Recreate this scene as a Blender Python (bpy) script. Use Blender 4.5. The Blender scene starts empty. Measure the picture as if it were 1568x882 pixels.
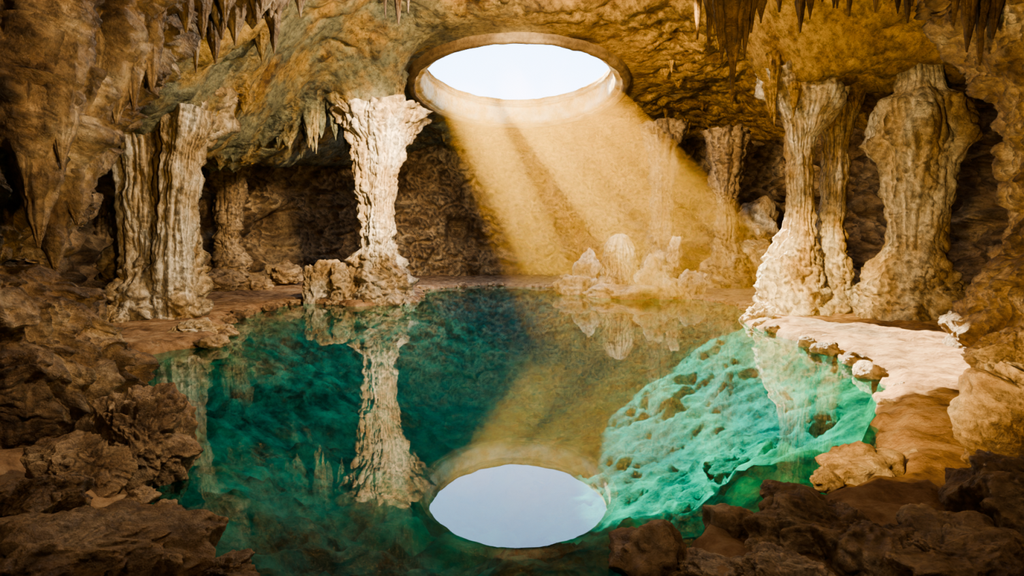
import bpy, bmesh, math, numpy as np
from mathutils import Vector
rng=np.random.RandomState(7)
# ---------------------------------------------------------------- view measures
F=800.0; CX=784.0; CY=441.0; CAMZ=2.0
TH=math.atan(46/800.0)
def ray(px,py):
    u=(px-CX)/F; v=(CY-py)/F
    return np.array([u, math.cos(TH)+v*math.sin(TH), -math.sin(TH)+v*math.cos(TH)])
def P(px,py,D):
    r=ray(px,py); k=D/r[1]
    return np.array([r[0]*k, D, CAMZ+r[2]*k])
def G(px,py,z=0.0):
    r=ray(px,py); k=(z-CAMZ)/r[2]
    return np.array([r[0]*k, r[1]*k, z])
# ---------------------------------------------------------------- noise
_p=np.random.RandomState(3).permutation(256); _p=np.concatenate([_p,_p,_p])
_g=np.random.RandomState(4).normal(size=(256,3)); _g/=np.linalg.norm(_g,axis=1)[:,None]
_w=np.random.RandomState(5).rand(256,4)
def perlin(q):
    i=np.floor(q).astype(np.int64); f=q-i; i&=255
    u=f*f*f*(f*(f*6-15)+10)
    def c(a,b,d):
        h=_p[_p[_p[(i[:,0]+a)&255]+((i[:,1]+b)&255)]+((i[:,2]+d)&255)]
        g=_g[h]
        return g[:,0]*(f[:,0]-a)+g[:,1]*(f[:,1]-b)+g[:,2]*(f[:,2]-d)
    x0=c(0,0,0)*(1-u[:,0])+c(1,0,0)*u[:,0]; x1=c(0,1,0)*(1-u[:,0])+c(1,1,0)*u[:,0]
    x2=c(0,0,1)*(1-u[:,0])+c(1,0,1)*u[:,0]; x3=c(0,1,1)*(1-u[:,0])+c(1,1,1)*u[:,0]
    y0=x0*(1-u[:,1])+x1*u[:,1]; y1=x2*(1-u[:,1])+x3*u[:,1]
    return (y0*(1-u[:,2])+y1*u[:,2])*1.5
def fbm(q,freq=1.0,octv=4,seed=0.0,gain=0.5):
    r=np.zeros(len(q)); a=1.0; f=freq
    for k in range(octv):
        r+=a*perlin(q*f+seed*13.7+k*7.3); a*=gain; f*=2.03
    return r
def ridg(q,freq=1.0,octv=4,seed=0.0,gain=0.5):
    r=np.zeros(len(q)); a=1.0; f=freq; s=0
    for k in range(octv):
        r+=a*(1-2.2*np.abs(perlin(q*f+seed*9.1+k*5.7))); s+=a; a*=gain; f*=2.1
    return r/s-0.4       # ~zero mean
def bil(q,*a,**k): return -ridg(q,*a,**k)
def sst(a,b,x):
    t=np.clip((x-a)/(b-a),0,1); return t*t*(3-2*t)
def blocks(q,freq=1.0,seed=0.0):
    """cellular: per-block offsets separated by cracks, about -0.5..0.5"""
    s=q*freq+seed*3.3; i=np.floor(s).astype(np.int64); f=s-i
    F1=np.full(len(q),9.0); F2=np.full(len(q),9.0); R=np.zeros(len(q))
    for a in (-1,0,1):
        for b in (-1,0,1):
            for c in (-1,0,1):
                h=_p[_p[_p[(i[:,0]+a)&255]+((i[:,1]+b)&255)]+((i[:,2]+c)&255)]; w=_w[h]
                d=(a+w[:,0]-f[:,0])**2+(b+w[:,1]-f[:,1])**2+(c+w[:,2]-f[:,2])**2
                m=d<F1; F2=np.where(m,F1,np.minimum(F2,d)); R=np.where(m,w[:,3],R); F1=np.where(m,d,F1)
    e=np.sqrt(F2)-np.sqrt(F1)
    return (R-0.2)*sst(0,0.28,e)-0.3+0.25*(0.5-np.sqrt(F1))
# ---------------------------------------------------------------- mesh helpers
def make_obj(name,V,Fc,mat,parent=None,smooth=True):
    V=np.asarray(V,dtype=np.float32); Fc=np.asarray(Fc,dtype=np.int32)
    n=Fc.shape[1]; me=bpy.data.meshes.new(name)
    me.vertices.add(len(V)); me.vertices.foreach_set('co',V.ravel())
    me.loops.add(Fc.size); me.loops.foreach_set('vertex_index',Fc.ravel())
    me.polygons.add(len(Fc)); me.polygons.foreach_set('loop_start',np.arange(0,Fc.size,n,dtype=np.int32))
    me.polygons.foreach_set('use_smooth',np.full(len(Fc),smooth))
    me.update(calc_edges=True); me.validate()
    ob=bpy.data.objects.new(name,me); bpy.context.scene.collection.objects.link(ob)
    me.materials.append(mat)
    if parent: ob.parent=parent
    return ob
def gridfaces(nu,nv,wrap=False):
    U=nu if wrap else nu-1
    iu=np.arange(U)[:,None]; iv=np.arange(nv-1)[None,:]
    i2=(iu+1)%nu
    return np.stack([iu*nv+iv,i2*nv+iv,i2*nv+iv+1,iu*nv+iv+1],-1).reshape(-1,4)
def merge(parts):
    V=[];Fc=[];o=0
    for v,f in parts:
        V.append(v); Fc.append(f+o); o+=len(v)
    return np.concatenate(V),np.concatenate(Fc)
# ---------------------------------------------------------------- materials
def rock_mat(name,cols,scale=1.0,bump=0.6,rough=0.75,green=None,stain=0.5,spec=0.3,vert=1.0,cav=0.35,nscale=1.0):
    m=bpy.data.materials.new(name); m.use_nodes=True; nt=m.node_tree; N=nt.nodes; L=nt.links
    b=N['Principled BSDF']; tc=N.new('ShaderNodeTexCoord')
    mp=N.new('ShaderNodeMapping'); mp.inputs['Scale'].default_value=(1,1,vert); L.new(tc.outputs['Object'],mp.inputs[0])
    def noise(s,d=6,r=0.6,dist=0.0,src=None):
        n=N.new('ShaderNodeTexNoise'); n.inputs['Scale'].default_value=s*scale; n.inputs['Detail'].default_value=d
        n.inputs['Roughness'].default_value=r; n.inputs['Distortion'].default_value=dist
        L.new(src or mp.outputs[0],n.inputs['Vector']); return n
    n1=noise(0.6*nscale,9,0.66,0.2)
    cr=N.new('ShaderNodeValToRGB'); e=cr.color_ramp
    ps=np.linspace(0.30,0.70,len(cols))
    e.elements[0].position=ps[0]; e.elements[0].color=(*cols[0],1)
    e.elements[1].position=ps[-1]; e.elements[1].color=(*cols[-1],1)
    for p,c in list(zip(ps,cols))[1:-1]:
        q=e.elements.new(p); q.color=(*c,1)
    L.new(n1.outputs['Fac'],cr.inputs['Fac'])
    n2=noise(5.0,9,0.78)
    r2=N.new('ShaderNodeValToRGB'); r2.color_ramp.elements[0].position=0.38; r2.color_ramp.elements[0].color=(1-stain,)*3+(1,)
    r2.color_ramp.elements[1].position=0.54; r2.color_ramp.elements[1].color=(1.1,1.1,1.1,1)
    L.new(n2.outputs['Fac'],r2.inputs['Fac'])
    mx=N.new('ShaderNodeMixRGB'); mx.blend_type='MULTIPLY'; mx.inputs[0].default_value=1
    L.new(cr.outputs[0],mx.inputs[1]); L.new(r2.outputs[0],mx.inputs[2])
    last=mx.outputs[0]
    if green:
        # mineral / algae tint growing towards negative x
        sp=N.new('ShaderNodeSeparateXYZ'); L.new(tc.outputs['Object'],sp.inputs[0])
        mr=N.new('ShaderNodeMapRange'); mr.inputs['From Min'].default_value=2.5; mr.inputs['From Max'].default_value=-5.0
        L.new(sp.outputs['X'],mr.inputs['Value'])
        n3=noise(0.5,6,0.65); mm=N.new('ShaderNodeMapRange'); mm.inputs['From Min'].default_value=0.38; mm.inputs['From Max'].default_value=0.52
        L.new(n3.outputs['Fac'],mm.inputs['Value'])
        ml=N.new('ShaderNodeMath'); ml.operation='MULTIPLY'; L.new(mr.outputs[0],ml.inputs[0]); L.new(mm.outputs[0],ml.inputs[1])
        ml2=N.new('ShaderNodeMath'); ml2.operation='MULTIPLY'; ml2.inputs[1].default_value=0.75; L.new(ml.outputs[0],ml2.inputs[0])
        gm=N.new('ShaderNodeMixRGB'); gm.blend_type='MULTIPLY'; gm.inputs[0].default_value=1; gm.inputs[1].default_value=(*green,1); L.new(r2.outputs[0],gm.inputs[2])
        m3=N.new('ShaderNodeMixRGB'); L.new(gm.outputs[0],m3.inputs[2]); L.new(ml2.outputs[0],m3.inputs[0]); L.new(last,m3.inputs[1]); last=m3.outputs[0]
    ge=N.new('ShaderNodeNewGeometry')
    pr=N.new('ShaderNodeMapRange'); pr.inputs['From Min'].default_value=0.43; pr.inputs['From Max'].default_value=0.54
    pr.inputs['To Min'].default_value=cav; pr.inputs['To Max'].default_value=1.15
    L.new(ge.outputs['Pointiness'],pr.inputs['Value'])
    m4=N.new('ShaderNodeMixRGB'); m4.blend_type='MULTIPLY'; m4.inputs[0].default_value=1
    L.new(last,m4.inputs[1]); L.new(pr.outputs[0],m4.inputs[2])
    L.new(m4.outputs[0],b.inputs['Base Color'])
    b.inputs['Roughness'].default_value=rough; b.inputs['Specular IOR Level'].default_value=spec
    nb=noise(1.8,8,0.66,0.1); nf=noise(9.0,8,0.75)
    bf_=N.new('ShaderNodeBump'); bf_.inputs['Strength'].default_value=min(1,bump); bf_.inputs['Distance'].default_value=0.09/scale
    L.new(nf.outputs['Fac'],bf_.inputs['Height'])
    bu=N.new('ShaderNodeBump'); bu.inputs['Strength'].default_value=bump; bu.inputs['Distance'].default_value=0.55/scale
    L.new(nb.outputs['Fac'],bu.inputs['Height']); L.new(bf_.outputs[0],bu.inputs['Normal']); L.new(bu.outputs[0],b.inputs['Normal'])
    return m
dk=(0.06,0.035,0.014); oc=(0.46,0.31,0.15); tan=(0.62,0.48,0.30); pale=(0.82,0.74,0.60)
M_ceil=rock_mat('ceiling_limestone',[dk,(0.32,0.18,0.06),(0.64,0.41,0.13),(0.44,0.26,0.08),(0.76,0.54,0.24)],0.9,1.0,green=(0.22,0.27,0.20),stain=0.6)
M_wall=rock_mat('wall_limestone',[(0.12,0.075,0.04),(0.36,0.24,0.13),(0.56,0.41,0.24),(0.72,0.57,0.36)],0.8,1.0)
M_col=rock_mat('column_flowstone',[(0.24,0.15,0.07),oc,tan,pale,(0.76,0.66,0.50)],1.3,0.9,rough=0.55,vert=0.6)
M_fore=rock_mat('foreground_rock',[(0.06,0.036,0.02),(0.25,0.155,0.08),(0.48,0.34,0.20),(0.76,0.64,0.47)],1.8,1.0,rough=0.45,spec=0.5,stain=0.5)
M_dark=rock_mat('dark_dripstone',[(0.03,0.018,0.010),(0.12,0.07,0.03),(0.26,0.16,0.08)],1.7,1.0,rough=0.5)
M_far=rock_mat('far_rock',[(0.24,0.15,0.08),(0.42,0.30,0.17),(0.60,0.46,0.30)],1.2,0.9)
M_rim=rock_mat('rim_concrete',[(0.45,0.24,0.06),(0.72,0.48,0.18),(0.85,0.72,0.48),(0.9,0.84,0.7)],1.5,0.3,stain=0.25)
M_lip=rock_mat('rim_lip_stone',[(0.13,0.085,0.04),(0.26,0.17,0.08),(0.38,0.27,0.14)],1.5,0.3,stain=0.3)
# ---------------------------------------------------------------- pool outline
pool_px=[(180,575),(200,545),(340,528),(345,490),(460,463),(545,470),(640,463),(645,444),(740,437),(850,441),(960,455),(1080,459),(1150,474),
 (1150,497),(1205,517),(1290,545),(1350,580),(1362,625),(1335,690),(1285,750),(1160,800),(1050,850),(985,905)]
poly=[G(a,b)[:2] for a,b in pool_px]+[np.array([0.5,2.2]),np.array([-0.8,2.3])]+[G(a,b)[:2] for a,b in [(330,890),(200,800),(180,700),(190,630)]]
poly=np.array(poly)
def sdist(x,y):
    d=np.full(x.shape,1e9); ins=np.zeros(x.shape,bool); n=len(poly)
    for i in range(n):
        a=poly[i]; b=poly[(i+1)%n]; e=b-a
        t=np.clip(((x-a[0])*e[0]+(y-a[1])*e[1])/(e@e),0,1)
        d=np.minimum(d,np.hypot(x-a[0]-t*e[0],y-a[1]-t*e[1]))
        c=((a[1]>y)!=(b[1]>y))
        if a[1]!=b[1]: ins^=c&(x<(b[0]-a[0])*(y-a[1])/(b[1]-a[1])+a[0])
    return np.where(ins,d,-d)
# floor + pool bed
nx,ny=560,800
xs=np.linspace(-21,21,nx); t=np.linspace(0,1,ny); ys=-5+56*(0.35*t+0.65*t**2)
X,Y=np.meshgrid(xs,ys,indexing='ij'); x=X.ravel(); y=Y.ravel()
q=np.stack([x,y,0*x],1)
sd=sdist(x,y)+0.22*fbm(q,1.1,4,2)
near=1-sst(5,9,y)
ground=0.08+0.13*sst(0.0,0.35,-sd)+0.07*fbm(q,0.8,5,5)+0.07*ridg(q,1.5,4,9)+near*0.14*blocks(q,1.6,3)+0.3*sst(2,8,-sd)*(0.5+0.5*fbm(q,0.4,2,8))
dep=0.30*sst(0,0.15,sd)+0.45*np.clip(sd,0,5.5)
qw=q+0.45*np.stack([fbm(q,1,4,1),fbm(q,1,4,2),0*x],1)
bed=0.08-dep+(0.14*ridg(q,0.9,4,3)+0.30*blocks(qw,0.8,2)+0.12*blocks(qw,2.3,4)+0.06*fbm(q,3.0,3,4))*sst(0.1,1.0,sd)+0.22*fbm(q,0.5,3,6)*sst(0.3,2,sd)
z=np.where(sd<0,ground,np.minimum(bed,0.1))
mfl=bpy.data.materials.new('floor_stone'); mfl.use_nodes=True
def floor_material(m):
    nt=m.node_tree; N=nt.nodes; L=nt.links; b=N['Principled BSDF']; tc=N.new('ShaderNodeTexCoord')
    sp=N.new('ShaderNodeSeparateXYZ'); L.new(tc.outputs['Object'],sp.inputs[0])
    def noise(s,d=6,r=0.6,dist=0.0):
        n=N.new('ShaderNodeTexNoise'); n.inputs['Scale'].default_value=s; n.inputs['Detail'].default_value=d
        n.inputs['Roughness'].default_value=r; n.inputs['Distortion'].default_value=dist
        L.new(tc.outputs['Object'],n.inputs['Vector']); return n
    def ramp(src,stops):
        r=N.new('ShaderNodeValToRGB'); r.color_ramp.elements[0].position=stops[0][0]; r.color_ramp.elements[0].color=(*stops[0][1],1)
        r.color_ramp.elements[1].position=stops[-1][0]; r.color_ramp.elements[1].color=(*stops[-1][1],1)
        for p,c in stops[1:-1]:
            e=r.color_ramp.elements.new(p); e.color=(*c,1)
        L.new(src,r.inputs['Fac']); return r
    def mrange(src,a,b_,c=0.0,d=1.0):
        mr=N.new('ShaderNodeMapRange'); mr.inputs['From Min'].default_value=a; mr.inputs['From Max'].default_value=b_
        mr.inputs['To Min'].default_value=c; mr.inputs['To Max'].default_value=d; L.new(src,mr.inputs['Value']); return mr.outputs[0]
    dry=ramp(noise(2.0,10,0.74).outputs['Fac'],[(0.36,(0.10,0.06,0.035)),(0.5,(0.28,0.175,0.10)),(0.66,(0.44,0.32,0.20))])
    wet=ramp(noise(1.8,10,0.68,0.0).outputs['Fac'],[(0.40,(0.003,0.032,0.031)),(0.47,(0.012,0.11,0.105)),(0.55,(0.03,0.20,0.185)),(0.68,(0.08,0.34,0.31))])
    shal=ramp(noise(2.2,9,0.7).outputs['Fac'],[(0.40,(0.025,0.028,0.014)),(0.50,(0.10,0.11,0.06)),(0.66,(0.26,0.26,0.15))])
    depth_absorb=N.new('ShaderNodeMixRGB'); depth_absorb.inputs[2].default_value=(0.003,0.085,0.095,1)  # water's light absorption painted into the bed colour, darker teal with depth
    L.new(mrange(sp.outputs['Z'],-0.9,-2.4,0,0.75),depth_absorb.inputs[0]); L.new(wet.outputs[0],depth_absorb.inputs[1])
    m0=N.new('ShaderNodeMixRGB'); L.new(mrange(sp.outputs['Z'],-0.30,-0.85),m0.inputs[0]); L.new(shal.outputs[0],m0.inputs[1]); L.new(depth_absorb.outputs[0],m0.inputs[2])
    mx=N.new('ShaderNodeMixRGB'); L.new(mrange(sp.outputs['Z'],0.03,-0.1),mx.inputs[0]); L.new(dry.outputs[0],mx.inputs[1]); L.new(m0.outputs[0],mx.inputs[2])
    L.new(mx.outputs[0],b.inputs['Base Color']); b.inputs['Roughness'].default_value=0.8; b.inputs['Specular IOR Level'].default_value=0.1
    bu=N.new('ShaderNodeBump'); bu.inputs['Strength'].default_value=0.8; bu.inputs['Distance'].default_value=0.2
    L.new(noise(3.0,12,0.70).outputs['Fac'],bu.inputs['Height']); L.new(bu.outputs[0],b.inputs['Normal'])
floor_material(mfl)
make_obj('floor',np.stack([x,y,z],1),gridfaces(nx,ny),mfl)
# ---------------------------------------------------------------- ceiling
HC=(0.35,30.6); HA=5.40; HB=6.9; HZ=11.5; HT=1.65
def ceil_base(x,y):
    dy=np.where(y<32,(y-32)/17.5,(y-32)/60.0); e=np.hypot((x-0.5)/np.where(x<0.5,8.2,13.0),dy)
    S=1-sst(0.85,1.6,e)
    H=5.2+4.3*S
    H=H-1.5*sst(6.5,11,-x)*(1-sst(18,30,y))+1.6*sst(28,40,y)*(1-S)
    for cx,cy,d,s in [(-5.9,23.6,3.1,1.9),(-10.3,16,0.5,2.0)]:
        H=H-d*np.exp(-((x-cx)**2+(y-cy)**2)/(s*s))
    g=np.clip(np.exp(-((x-9.9)**2+(y-17.2)**2)/8.0)+np.exp(-((x-12.0)**2+(y-15.2)**2)/9.0),0,1)
    H=H*(1-g)+np.minimum(H,5.1)*g
    return H+2.0
nx,ny=420,560
xs=np.linspace(-21,21,nx); ys=np.linspace(-6,52,ny)
X,Y=np.meshgrid(xs,ys,indexing='ij'); x=X.ravel(); y=Y.ravel(); q=np.stack([x,y,0*x],1)
def ceil_z(x,y,fine=False):
    q=np.stack([x,y,0*x],1)
    eh=np.hypot((x-HC[0])/HA,(y-HC[1])/HB); k=sst(1.12,1.6,eh)
    z=ceil_base(x,y)
    z=z*k+(HZ)*(1-k)
    z=z+(0.08+0.92*k)*(0.42*fbm(q,0.22,3,11)-0.30*ridg(q,0.42,5,12)+0.10*fbm(q,1.2,4,13)-0.12*bil(q,1.1,3,14))+0.1
    if fine: z=z-0.30*k*blocks(q+0.6*np.stack([fbm(q,.7,4,1),fbm(q,.7,4,2),0*x],1),0.45,4)-0.14*k*blocks(q+0.3*np.stack([fbm(q,1.7,3,1),fbm(q,1.7,3,2),0*x],1),1.4,6)
    return z
z=ceil_z(x,y,True)
Fq=gridfaces(nx,ny)
eh=np.hypot((x-HC[0])/(HA+0.25),(y-HC[1])/(HB+0.25))
Fq=Fq[(eh[Fq]>1).any(axis=1)]
make_obj('ceiling',np.stack([x,y,z],1),Fq,M_ceil)
# skylight rim : swept profile (offset, z)
prof=[(0.90,0.35),(0.82,-0.12),(0.66,-0.24),(0.44,-0.22),(0.38,-0.06),(0.10,-0.02),(0.0,0.06),(-0.02,0.5),(-0.02,1.05),(-0.16,1.12),(-0.16,1.28),(-0.02,1.34),(0.0,HT),(0.5,HT+0.1),(3.0,HT+0.1)]
nth=256; th=np.linspace(0,2*math.pi,nth,endpoint=False)
pf=[]
for i in range(len(prof)-1):
    for s in range(3): pf.append([prof[i][k]+(prof[i+1][k]-prof[i][k])*s/3 for k in (0,1)])
pf.append(prof[-1]); pf=np.array(pf)
o=pf[:,0][None,:]; T=th[:,None]
x=(HC[0]+(HA+o)*np.cos(T)); y=(HC[1]+(HB+o)*np.sin(T)); z=np.broadcast_to(HZ+pf[:,1][None,:],x.shape)
V=np.stack([x,y,z],-1).reshape(-1,3)
V=V+0.05*np.stack([fbm(V,1.2,4,1),fbm(V,1.2,4,2),fbm(V,1.2,4,3)],1)
rim=make_obj('skylight_rim',V,gridfaces(nth,len(pf),True),M_rim)
rim.data.materials.append(M_lip)
mi_=np.tile(np.where(np.arange(len(pf)-1)<12,1,0),nth).astype(np.int32)
rim.data.polygons.foreach_set('material_index',mi_)
# ---------------------------------------------------------------- walls
nu,nv=1300,170
u=np.linspace(0,2*math.pi,nu,endpoint=True); v=np.linspace(0,1,nv)
U,Vv=np.meshgrid(u,v,indexing='ij')
def sup(c,p): return np.sign(c)*np.abs(c)**p
bx=17.5*sup(np.cos(U),0.8); by=21.5+26.5*sup(np.sin(U),0.8)
zz=-0.5+14.5*Vv
q=np.stack([bx.ravel(),by.ravel(),zz.ravel()],1)
wp=np.stack([fbm(q,0.5,3,31),fbm(q,0.5,3,32),0.6*fbm(q,0.5,3,33)],1)*1.2
qs=(q+wp)*np.array([0.45,0.45,1.3])
dsp=1.7*fbm(q,0.13,3,21)+0.9*ridg(q+wp,0.32,5,22)+0.6*bil(qs,0.5,4,23)+0.2*bil(q+wp,1.1,3,24)+1.1*blocks((q+0.6*wp)*np.array([.7,.7,1.2]),0.6,3)+0.4*blocks((q+0.3*wp),1.3,5)
alc=sst(0.05,0.35,fbm(q*np.array([1,1,0.30]),0.20,2,25))*(1-sst(4.0,6.5,q[:,2]+0.8*wp[:,2]))
dsp=dsp-4.0*alc
dsp=dsp+0.8*sst(7,12,q[:,2])
cu,su=np.cos(U).ravel(),np.sin(U).ravel()
W=np.stack([q[:,0]-dsp*cu,q[:,1]-dsp*su,q[:,2]],1)
FW=gridfaces(nu,nv); uc=(FW[:,0]//nv)/nu*360
for nm,mask in [('wall_right',(uc<50)|(uc>=310)),('wall_back',(uc>=50)&(uc<130)),('wall_left',(uc>=130)&(uc<230)),('wall_front',(uc>=230)&(uc<310))]:
    f=FW[mask]; idx,inv=np.unique(f,return_inverse=True); make_obj(nm,W[idx],inv.reshape(f.shape),M_wall)
# ---------------------------------------------------------------- dripstone shafts
def shaft_w(keys,nt=160,nz=240,fl=0.16,lump=0.22,seed=0.0,detail=1.0,base=1.0,fine=0.25,blk=0.0,bf=1.2,fd=1.0):
    """keys: (z,cx,cy,r)"""
    K=np.array(sorted(keys,key=lambda k:k[0])); zs=np.linspace(K[0,0],K[-1,0],nz)
    cx=np.interp(zs,K[:,0],K[:,1]); cy=np.interp(zs,K[:,0],K[:,2]); r=np.interp(zs,K[:,0],K[:,3])
    ker=np.array([1,2,3,2,1])/9.0
    def sm(a): return np.convolve(np.pad(a,2,mode='edge'),ker,'valid')
    cx,cy,r=sm(cx),sm(cy),sm(r)
    th=np.linspace(0,2*math.pi,nt,endpoint=False)
    C,S=np.cos(th)[:,None],np.sin(th)[:,None]
    Z=np.broadcast_to(zs,(nt,nz)); R=np.broadcast_to(r,(nt,nz)).ravel()
    tz=((Z-zs[0])/(zs[-1]-zs[0])).ravel(); low=(1-sst(0.15,0.55,tz))*base
    p=np.stack([cx+r*C,cy+r*S,Z],-1).reshape(-1,3)
    Zw=Z+1.2*fbm(p,0.5,2,seed+9).reshape(Z.shape); tw=0.25*fbm(p,0.6,2,seed+8).reshape(Z.shape)
    ks=np.stack([(C*2.2+tw),(S*2.2-tw),Zw*0.30/fd],-1).reshape(-1,3)*fd
    Rm=np.minimum(R,1.2)
    d=fl*R*(1-0.65*low)*(1.3*ridg(ks,0.9,2,seed+1)+0.5*ridg(ks,2.4,3,seed+2)) \
      +lump*Rm*(1+1.1*low)*(1.0*fbm(p,0.9,3,seed+3)+0.6*bil(p*np.array([1,1,1.2]),1.5*detail,3,seed+4,0.5)+fine*bil(p,4.0*detail,3,seed+6))
    if blk:
        pw=p+0.35*np.stack([fbm(p,1.1,3,seed+11),fbm(p,1.1,3,seed+12),fbm(p,1.1,3,seed+13)],1)
        d=d+blk*(blocks(pw,bf,seed)+0.45*blocks(pw,bf*2.3,seed+1)+0.2*ridg(p,bf*4,4,seed+7,0.6))
    CC=np.broadcast_to(C,(nt,nz)).ravel(); SS=np.broadcast_to(S,(nt,nz)).ravel()
    p[:,0]+=d*CC; p[:,1]+=d*SS; p[:,2]+=0.12*Rm*fbm(p,1.8,3,seed+5)
    return p,gridfaces(nt,nz,True)[:,::-1]
def shaft_px(D,keys,**kw):
    K=[]
    for py,a,b in keys:
        pa=P(a,py,D); pb=P(b,py,D); K.append((pa[2],(pa[0]+pb[0])/2,D,(pb[0]-pa[0])/2))
    return shaft_w(K,**kw)
_ico={}
def ico(n):
    if n not in _ico:
        bm=bmesh.new(); bmesh.ops.create_icosphere(bm,subdivisions=n,radius=1); bm.verts.ensure_lookup_table()
        _ico[n]=(np.array([v.co[:] for v in bm.verts]),np.array([[v.index for v in f.verts] for f in bm.faces])); bm.free()
    return _ico[n]
def blob(c,rad,seed=0,n=6,amp=0.35,fr=None,facet=1.0):
    v,f=ico(n); c=np.array(c,float); rad=np.array(rad,float); R=rad.mean()
    fr=fr or 0.8/R
    q=v*rad+c*1.0+seed*3.1
    q=q+R*0.25*np.stack([fbm(q,fr*1.3,2,seed+4),fbm(q,fr*1.3,2,seed+5),fbm(q,fr*1.3,2,seed+6)],1)
    rs=np.random.RandomState(int(seed*17)%9999+1); nn_=rs.normal(size=(22,3)); nn_/=np.linalg.norm(nn_,axis=1)[:,None]; hh=rs.uniform(0.72,1.0,22)
    vw=v+0.10*np.stack([fbm(q,fr*2,3,seed+7),fbm(q,fr*2,3,seed+8),fbm(q,fr*2,3,seed+9)],1)
    dots=vw@nn_.T; fc=np.min(np.where(dots>0.05,hh/np.maximum(dots,0.05),9),axis=1); fc=np.minimum(fc,1.25)
    d=1+facet*(fc-0.95)+amp*(0.7*fbm(q,fr,3,seed)+0.6*ridg(q,fr*1.3,5,seed+1,0.55)+0.5*blocks(q,fr*1.8,seed)+0.22*blocks(q,fr*5,seed+3))
    return c+v*rad*d[:,None],f
def blob_px(px,py,D,wpx,hpx,dy=None,**kw):
    c=P(px,py,D); rx=wpx/2/F*D; rz=hpx/2/F*D; return blob(c,(rx,dy or rx*0.9,rz),**kw)
def stal(x,y,L,r,seed,bend=0.05,top=None):
    zt=(top if top is not None else float(ceil_z(np.array([x]),np.array([y]))[0]))+0.35
    k=[(zt,x,y,r*1.9),(zt-0.3-0.1*L,x,y,r*1.15),(zt-0.3-0.45*L,x+bend*L*.3,y,r*0.7),(zt-0.3-0.8*L,x+bend*L*.5,y,r*0.36),(zt-0.35-L,x+bend*L*.5,y,0.01)]
    return shaft_w(k,nt=32,nz=56,fl=0.35,lump=0.6,seed=seed,base=0,detail=1.5)
def stal_px(px,py,D,r,seed,top=None):
    t=P(px,py,D); zt=float(ceil_z(np.array([t[0]]),np.array([D]))[0])
    if top: zt=min(zt,t[2]+top)
    return stal(t[0],D,max(0.3,zt-t[2]),r,seed,0.0,zt)
# left column
parts=[shaft_px(16.2,[(130,150,340),(185,165,326),(205,178,312),(240,188,300),(300,196,292),(360,198,288),(400,182,292),(440,172,300),(480,165,305),(530,150,312)],fl=0.24,seed=1),
 shaft_px(15.4,[(130,170,262),(200,178,256),(300,190,250),(390,194,250),(430,186,252),(500,160,266),(540,150,280)],fl=0.24,seed=2),
 shaft_px(15.4,[(170,245,322),(230,250,300),(330,240,292),(420,238,292),(500,236,305),(540,235,320)],fl=0.24,seed=3)]
make_obj('stone_column',*merge(parts),M_col)
# middle column
parts=[shaft_px(23.8,[(170,520,660),(205,534,630),(228,542,618),(260,546,606),(310,552,604),(350,556,604),(385,546,604),(410,534,614),(440,522,628),(478,510,648)],fl=0.22,seed=5,blk=.12),
 shaft_px(23.2,[(180,545,640),(215,562,622),(270,568,606),(340,566,600),(400,556,606),(450,552,626),(478,545,640)],fl=0.22,seed=6,blk=.12)]
make_obj('stone_column',*merge(parts),M_col)
# right twin column
parts=[shaft_px(17.2,[(112,1165,1290),(135,1172,1275),(155,1188,1258),(195,1205,1248),(260,1206,1243),(320,1206,1243),(350,1200,1246),(385,1182,1252),(430,1170,1258),(500,1155,1268)],fl=0.20,seed=8,lump=.16,blk=.10),
 shaft_px(17.6,[(112,1230,1340),(135,1240,1318),(160,1252,1308),(210,1260,1300),(300,1258,1294),(350,1252,1292),(385,1240,1298),(430,1228,1306),(500,1214,1312)],fl=0.20,seed=9,lump=.16,blk=.10),
 shaft_px(17.0,[(125,1190,1300),(160,1205,1285),(195,1222,1262),(220,1232,1240)],nz=80,fl=.2,seed=11,base=0)]
make_obj('stone_column',*merge(parts),M_col)
# right bulbous column
parts=[shaft_px(15.2,[(100,1375,1435),(145,1372,1440),(158,1350,1460),(190,1342,1472),(222,1340,1474),(238,1352,1460),(290,1358,1448),(340,1368,1438),(370,1366,1440),(400,1350,1446),(430,1336,1450),(470,1326,1456),(520,1315,1462)],fl=0.18,seed=12,lump=.14,blk=.08)]
make_obj('stone_column',*merge(parts),M_col)
# background columns
for D,k,s in [(29,[(240,318,385),(300,328,372),(330,334,366),(380,332,366),(425,318,382)],15),
  (33,[(190,985,1050),(230,995,1040),(300,998,1032),(360,996,1034),(400,988,1040),(445,978,1050)],16),
  (30,[(200,1080,1150),(275,1092,1136),(310,1098,1126),(360,1096,1128),(400,1088,1138),(450,1075,1148)],17),
  (24,[(230,120,190),(330,135,175),(400,130,180),(460,120,190)],18)]:
    V,Fc=shaft_px(D,k,nt=100,nz=160,fl=0.22,seed=s,blk=.2); make_obj('stone_column',V,Fc,M_far)
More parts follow.
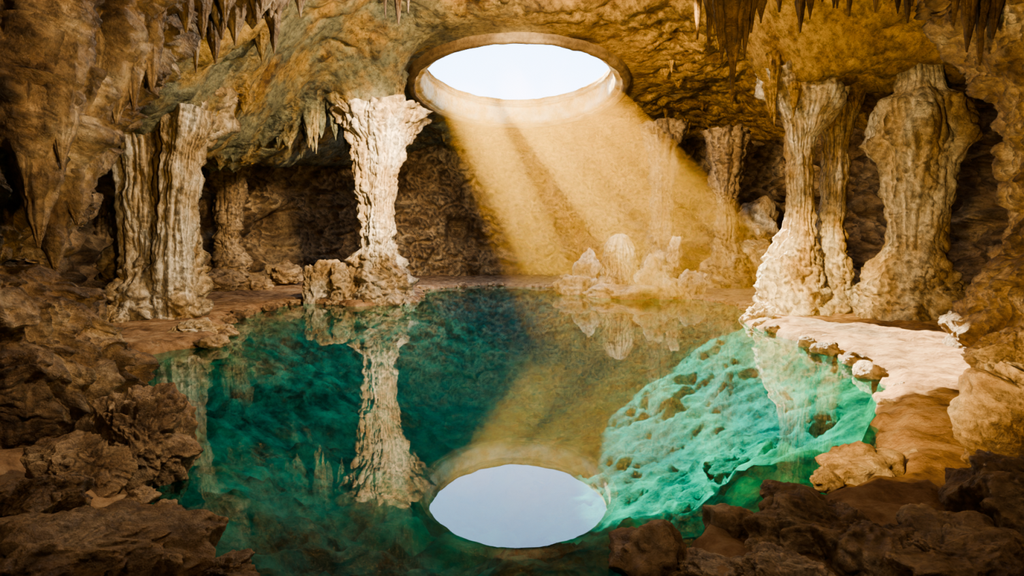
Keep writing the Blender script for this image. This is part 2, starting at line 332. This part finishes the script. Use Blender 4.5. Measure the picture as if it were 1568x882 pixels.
# far stalagmite group and rock pile
parts=[shaft_px(27.0,[(358,944,956),(364,936,966),(380,930,970),(405,926,973),(430,925,975),(465,915,985)],nz=90,fl=0.2,lump=0.3,seed=20)]
make_obj('stalagmite',*merge(parts),M_col)
parts=[blob_px(a,b,D,w,h,seed=i+30,n=5) for i,(a,b,D,w,h) in enumerate([(1003,425,26.5,60,66),(880,440,29,60,40),(1055,440,26,50,50),(1020,445,26,60,34),(900,415,30,40,60),(960,448,26.5,120,28),(1100,420,31,50,60),(1150,350,33,80,80),(1160,410,31,100,90),(1030,395,29,24,60)])]
make_obj('rock_pile',*merge(parts),M_col)
parts=[blob_px(a,b,D,w,h,seed=i+50,n=5) for i,(a,b,D,w,h) in enumerate([(345,430,27,70,40),(310,435,26,60,45),(390,438,28,50,30),(440,420,31,60,40),(290,410,28,50,60)])]
make_obj('rock_pile',*merge(parts),M_far)
for nm,a,b,D,w,h,s in [('boulder',490,440,23.5,60,75,60),('boulder',530,440,23.2,55,70,61),('boulder',300,512,13.2,80,44,62),('boulder',175,500,14.5,70,60,63),('boulder',1262,528,12.0,44,30,64),('boulder',1165,485,16.2,46,44,65)]:
    V,Fc=blob_px(a,b,D,w,h,seed=s); make_obj(nm,V,Fc,M_col)
# ---------------------------------------------------------------- foreground left
parts=[shaft_px(7.6,[(-120,-400,240),(0,-380,208),(60,-370,180),(120,-360,140),(180,-350,108),(240,-340,85),(300,-330,82),(350,-310,55),(430,-300,25),(560,-300,15)],nt=460,nz=420,fl=0.11,lump=0.22,seed=70,detail=0.8,base=0,fine=0.15,blk=0.26,bf=1.3,fd=2.6)]
for i,(a,b,D,r) in enumerate([(232,140,7.2,.26),(205,170,7.0,.26),(178,190,6.9,.30),(152,212,6.8,.30),(135,300,6.7,.26),(118,345,6.6,.30),(85,420,6.5,.30),(60,380,6.0,.28),(95,260,6.0,.25),(40,300,5.8,.25),(150,120,6.6,.3),(110,160,6.2,.3),(60,140,6.0,.3),(20,200,5.7,.3),(190,90,7.0,.3)]):
    parts.append(stal_px(a,b,D,r,i*2.3+90,top=1.5))
make_obj('dripstone_wall',*merge(parts),M_fore)
parts=[shaft_px(5.6,[(405,-220,10),(425,-230,50),(470,-240,100),(520,-250,120),(580,-255,150),(640,-260,165),(720,-260,170),(830,-260,180)],nt=360,nz=260,fl=0.08,lump=0.2,seed=72,detail=0.9,base=0,fine=0.12,blk=0.34,bf=1.6,fd=2.0)]
make_obj('rock_outcrop',*merge(parts),M_fore)
for a,b,D,w,h,s in [(215,680,4.7,150,190,75),(120,740,4.3,140,120,76)]:
    V,Fc=blob_px(a,b,D,w,h,seed=s,n=7); make_obj('boulder',V,Fc,M_fore)
for a,b,D,w,h,s in [(45,775,2.9,150,90,78),(90,870,2.3,340,130,79),(335,885,2.6,120,60,80)]:
    V,Fc=blob_px(a,b,D,w,h,seed=s,n=7); make_obj('boulder',V,Fc,M_fore)
# ---------------------------------------------------------------- foreground right
parts=[shaft_px(9.2,[(-100,1460,1900),(0,1490,1800),(60,1520,1780),(130,1550,1760),(220,1575,1750),(330,1580,1750),(380,1570,1760),(420,1530,1770),(480,1512,1780),(540,1500,1790),(610,1490,1800)],nt=400,nz=340,fl=0.10,lump=0.2,seed=82,base=0.3,fine=0.12,blk=0.28,bf=1.2,fd=1.8)]
make_obj('dripstone_wall',*merge(parts),M_fore)
for a,b,D,w,h,s in [(1595,700,4.2,210,270,84),(1620,800,3.4,280,220,85),(1290,862,3.2,230,170,86),(1110,895,3.0,150,70,87),(1470,880,2.8,260,130,88),(1385,606,7.6,46,40,89),(1405,640,6.8,40,26,90),(1200,895,2.8,160,80,91),(1560,560,6.2,120,110,92)]:
    V,Fc=blob_px(a,b,D,w,h,seed=s,n=7); make_obj('boulder',V,Fc,M_fore)
# rocks along the shore, one mass
parts=[]
for i in range(len(poly)):
    a=poly[i]; b=poly[(i+1)%len(poly)]; Ls=np.linalg.norm(b-a)
    for k in range(int(Ls*2.4)+1):
        if rng.rand()<0.4: continue
        c=a+(b-a)*rng.rand()+rng.normal(size=2)*0.14
        if c[1]<3.2: continue
        r=0.06+0.20*rng.rand()**2
        parts.append(blob((c[0],c[1],0.08),(r*1.3,r*1.2,r*0.8),seed=i*7+k,n=4))
make_obj('shore_rocks',*merge(parts),M_fore)
# submerged rocks
parts=[]
for px,py,r,zb in [(340,760,1.0,-1.5),(1140,730,0.6,-1.1),(1250,620,0.5,-1.0),(1040,770,0.4,-1.6),(1180,800,0.4,-1.0),(900,870,0.3,-1.8),(620,850,0.35,-1.9),(1230,720,.5,-1.0),(1290,650,.5,-.7),(1120,590,.35,-1.9)]:
    g=G(px,py,zb); parts.append(blob((g[0],g[1],zb-0.1),(r,r*0.8,r*0.55),seed=px,n=5))
make_obj('submerged_rocks',*merge(parts),rock_mat('algae_rock',[(0.02,0.035,0.03),(0.04,0.07,0.05),(0.08,0.12,0.085)],1.5,0.8))
# ---------------------------------------------------------------- stalactites
parts=[]
for i,(a,b,D,r) in enumerate([(230,138,8.5,.3),(252,105,9,.3),(275,95,9.5,.32),(300,112,10,.25),(330,98,10.5,.3),(360,70,11,.3),(345,45,10,.3),(420,82,12,.22),(415,50,12,.3),(400,20,11,.3),(460,28,13,.25),(215,120,8.6,.3),(310,60,9.5,.35),(240,60,8.2,.35),(285,50,8.8,.3),(440,10,12,.25),(375,30,11.5,.22)]):
    parts.append(stal_px(a,b,D,r,i*1.7))
for i in range(46):
    a=rng.uniform(190,455); b=np.interp(a,[110,150,200,250,300,350,420,475],[205,175,140,105,90,70,45,0])-10-rng.rand()*60
    D=np.interp(a,[110,475],[6.9,13])+rng.uniform(-.5,1.0)
    parts.append(stal_px(a,b,D,rng.uniform(.28,.5),i*1.9+30))
make_obj('stalactite_cluster',*merge(parts),M_fore)
parts=[]
for i in range(64):
    f=rng.rand(); a=318+f*225; D=19+4.5*f+rng.rand()*2.5
    b=165+f*40+rng.rand()**2*34
    parts.append(stal_px(a,b+10,D,0.16+0.26*rng.rand(),i*1.3+50))
make_obj('stalactite_cluster',*merge(parts),M_ceil)
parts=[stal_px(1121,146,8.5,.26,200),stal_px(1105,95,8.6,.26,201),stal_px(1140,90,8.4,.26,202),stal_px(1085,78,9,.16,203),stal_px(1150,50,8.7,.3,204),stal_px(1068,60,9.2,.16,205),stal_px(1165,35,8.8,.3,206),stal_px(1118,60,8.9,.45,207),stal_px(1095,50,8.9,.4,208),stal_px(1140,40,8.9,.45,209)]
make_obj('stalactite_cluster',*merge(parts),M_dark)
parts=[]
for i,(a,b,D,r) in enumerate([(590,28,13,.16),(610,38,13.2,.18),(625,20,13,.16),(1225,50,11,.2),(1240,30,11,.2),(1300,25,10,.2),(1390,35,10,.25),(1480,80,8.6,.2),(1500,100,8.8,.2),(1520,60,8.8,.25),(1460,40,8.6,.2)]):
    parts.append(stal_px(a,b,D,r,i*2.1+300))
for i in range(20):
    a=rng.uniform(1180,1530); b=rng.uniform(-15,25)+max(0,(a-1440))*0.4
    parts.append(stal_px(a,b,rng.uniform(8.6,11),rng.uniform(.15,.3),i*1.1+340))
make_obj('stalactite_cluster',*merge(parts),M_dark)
parts=[]
for c,D0 in [((1175,1320,160,205),17.2),((165,318,205,250),16.3),((525,628,225,250),23.8)]:
    for i in range(16):
        a=c[0]+(c[1]-c[0])*rng.rand(); parts.append(stal_px(a,c[2]+(c[3]-c[2])*rng.rand()**2,D0-0.8+1.6*rng.rand(),.12+.12*rng.rand(),i+400+D0))
for i in range(100):
    x0=rng.uniform(-11,14); y0=rng.uniform(12,42)
    if math.hypot((x0-HC[0])/(HA+1.6),(y0-HC[1])/(HB+1.6))<1: continue
    if abs(x0)<7 and y0<26: continue
    parts.append(stal(x0,y0,0.25+0.6*rng.rand(),0.1+0.14*rng.rand(),i+500))
make_obj('stalactite_cluster',*merge(parts),M_ceil)
# ---------------------------------------------------------------- water
mw=bpy.data.materials.new('pool_water'); mw.use_nodes=True; nt=mw.node_tree; N=nt.nodes; L=nt.links
N.remove(N['Principled BSDF']); out=N['Material Output']
tr=N.new('ShaderNodeBsdfTransparent'); tr.inputs[0].default_value=(0.18,0.92,0.92,1)
gl=N.new('ShaderNodeBsdfGlossy'); gl.inputs['Roughness'].default_value=0.0; gl.inputs['Color'].default_value=(1,1,1,1)
lw=N.new('ShaderNodeLayerWeight'); lw.inputs['Blend'].default_value=0.5
def mthw(op,a,b):
    m=N.new('ShaderNodeMath'); m.operation=op
    for i,v in enumerate((a,b)):
        if isinstance(v,(int,float)): m.inputs[i].default_value=v
        else: L.new(v,m.inputs[i])
    return m.outputs[0]
fac=mthw('ADD',mthw('MULTIPLY',mthw('POWER',lw.outputs['Facing'],4.0),0.72),0.05)
tc=N.new('ShaderNodeTexCoord'); nn=N.new('ShaderNodeTexNoise'); nn.inputs['Scale'].default_value=2.0; nn.inputs['Detail'].default_value=2
bu=N.new('ShaderNodeBump'); bu.inputs['Strength'].default_value=0.012; bu.inputs['Distance'].default_value=0.05
L.new(tc.outputs['Object'],nn.inputs['Vector']); L.new(nn.outputs['Fac'],bu.inputs['Height']); L.new(bu.outputs[0],gl.inputs['Normal'])
mi=N.new('ShaderNodeMixShader'); L.new(fac,mi.inputs[0]); L.new(tr.outputs[0],mi.inputs[1]); L.new(gl.outputs[0],mi.inputs[2]); L.new(mi.outputs[0],out.inputs['Surface'])
make_obj('pool_water',[(-13,1,0),(13,1,0),(13,42,0),(-13,42,0)],[[0,1,2,3]],mw)
# ---------------------------------------------------------------- sun, sky, haze
sd_=Vector((0.275,-1.0,-0.68)).normalized()
sun=bpy.data.lights.new('sun','SUN'); sun.energy=52; sun.color=(1,0.78,0.44); sun.angle=math.radians(0.6)
so=bpy.data.objects.new('sun',sun); so.rotation_euler=sd_.to_track_quat('-Z','Y').to_euler(); so.location=(-8,60,40); bpy.context.scene.collection.objects.link(so)
w=bpy.data.worlds.new('sky'); bpy.context.scene.world=w; w.use_nodes=True
bg=w.node_tree.nodes['Background']; bg.inputs[0].default_value=(0.46,0.67,1.0,1); bg.inputs[1].default_value=6.0
pl=bpy.data.lights.new('skylight_portal','AREA'); pl.shape='ELLIPSE'; pl.size=2*HA; pl.size_y=2*HB; pl.cycles.is_portal=True
po=bpy.data.objects.new('skylight_portal',pl); po.location=(HC[0],HC[1],HZ+HT); bpy.context.scene.collection.objects.link(po)
def area(nm,loc,tgt,size,E,col):
    l=bpy.data.lights.new(nm,'AREA'); l.shape='DISK'; l.size=size; l.energy=E; l.color=col
    o=bpy.data.objects.new(nm,l); o.location=loc; o.rotation_euler=(Vector(tgt)-Vector(loc)).to_track_quat('-Z','Y').to_euler(); bpy.context.scene.collection.objects.link(o)
def spot(nm,loc,tgt,deg,E,col,r=0.3,blend=0.6):
    l=bpy.data.lights.new(nm,'SPOT'); l.spot_size=math.radians(deg); l.spot_blend=blend; l.energy=E; l.color=col; l.shadow_soft_size=r
    o=bpy.data.objects.new(nm,l); o.location=loc; o.rotation_euler=(Vector(tgt)-Vector(loc)).to_track_quat('-Z','Y').to_euler(); bpy.context.scene.collection.objects.link(o)
area('added_fill',(-1,12,8.6),(-9,14,2),0.6,720,(1,0.88,0.72))  # added fill lights from here down; no real lamps stand in the cave
area('added_fill',(2,12,8.6),(9,16,3.5),0.6,320,(1,0.72,0.38))
area('added_fill',(0.5,13,8.7),(-3,36,3),0.8,2700,(1,0.74,0.46))
area('added_fill',(1.5,3.5,1.6),(4.0,22,12),0.5,1200,(1,0.66,0.26))
area('added_fill',(3,1.0,5.0),(-5,9,2.5),0.4,70,(1,0.78,0.56))
area('added_fill',(-3,1.0,5.0),(8,10,2.5),0.4,80,(1,0.74,0.50))
spot('added_fill',(0.8,3.6,4.8),(-4.6,6.0,1.8),74,1000,(1,0.80,0.58),0.10)
spot('added_fill',(2.6,9.0,6.4),(9.7,16.8,1.3),25,19000,(1,0.70,0.28))  # added spot brightens the column bases, which the sun only grazes
spot('added_fill',(0.35,15.5,8.6),(0.35,37.4,12.4),32,9000,(1,0.88,0.62))
spot('added_fill',(1.0,16.0,8.4),(13,37,7.0),58,10000,(1,0.68,0.32))
spot('added_fill',(-2.0,14.5,7.8),(-11.5,36,3.0),46,22000,(1,0.76,0.46))
# dusty air inside the shaft of sunlight: a few nested even-density shafts
kx,ky=sd_.x/sd_.z,sd_.y/sd_.z
def dust(name,dens):
    mh=bpy.data.materials.new(name); mh.use_nodes=True; nt=mh.node_tree; N=nt.nodes; L=nt.links; N.remove(N['Principled BSDF'])
    vs=N.new('ShaderNodeVolumeScatter'); vs.inputs['Color'].default_value=(1,0.56,0.10,1); vs.inputs['Anisotropy'].default_value=0.3; vs.inputs['Density'].default_value=dens
    L.new(vs.outputs[0],N['Material Output'].inputs['Volume']); return mh
root=bpy.data.objects.new('sunbeam_haze',None); bpy.context.scene.collection.objects.link(root)
def beam(nm,cx,cy,ra,rb,z0,z1,taper,dens,sx=0.0):
    nth=64; th=np.linspace(0,2*math.pi,nth,endpoint=False); V=[]
    for zz_,s in ((z0,1.0),(z1,taper)):
        k=(zz_-HZ)
        for t_ in th: V.append((cx+ra*s*math.cos(t_)+kx*k+(sx if zz_==z1 else 0),cy+rb*s*math.sin(t_)+ky*k,zz_))
    me=bpy.data.meshes.new(nm); me.from_pydata(V,[],[tuple(range(nth)),tuple(range(2*nth-1,nth-1,-1))]+[(i,i+nth,(i+1)%nth+nth,(i+1)%nth) for i in range(nth)])
    bm=bmesh.new(); bm.from_mesh(me); bmesh.ops.recalc_face_normals(bm,faces=bm.faces); bm.to_mesh(me); bm.free()
    me.materials.append(dust('dusty_air_'+nm,dens)); oh=bpy.data.objects.new(nm,me); bpy.context.scene.collection.objects.link(oh); oh.parent=root
beam('haze_body',HC[0]-0.15,HC[1],HA-0.25,HB-0.2,HZ-0.1,0.03,0.82,0.0070,-0.5)
beam('haze_ray_1',HC[0]-3.2,HC[1]+0.3,1.5,3.0,HZ-0.15,1.5,0.55,0.022)
beam('haze_ray_2',HC[0]-0.6,HC[1]-1.0,0.8,4.2,HZ-0.2,1.0,0.6,0.022)
beam('haze_ray_3',HC[0]+1.5,HC[1]-0.4,0.6,3.9,HZ-0.18,2.5,0.6,0.021)
beam('haze_ray_4',HC[0]+3.6,HC[1]-0.2,0.7,2.6,HZ-0.22,3.0,0.6,0.021)
# ---------------------------------------------------------------- camera
cam=bpy.data.cameras.new('camera'); cam.sensor_width=36; cam.lens=F/1568*36; cam.clip_end=300
co=bpy.data.objects.new('camera',cam); co.location=(0,0,CAMZ); co.rotation_euler=(math.pi/2-TH,0,0); bpy.context.scene.collection.objects.link(co)
bpy.context.scene.camera=co
cam.dof.use_dof=True; cam.dof.focus_distance=15; cam.dof.aperture_fstop=4
vsn=bpy.context.scene.view_settings
vsn.view_transform='AgX'
try: vsn.look='AgX - Medium High Contrast'
except Exception as e: print(e)
vsn.exposure=0.1
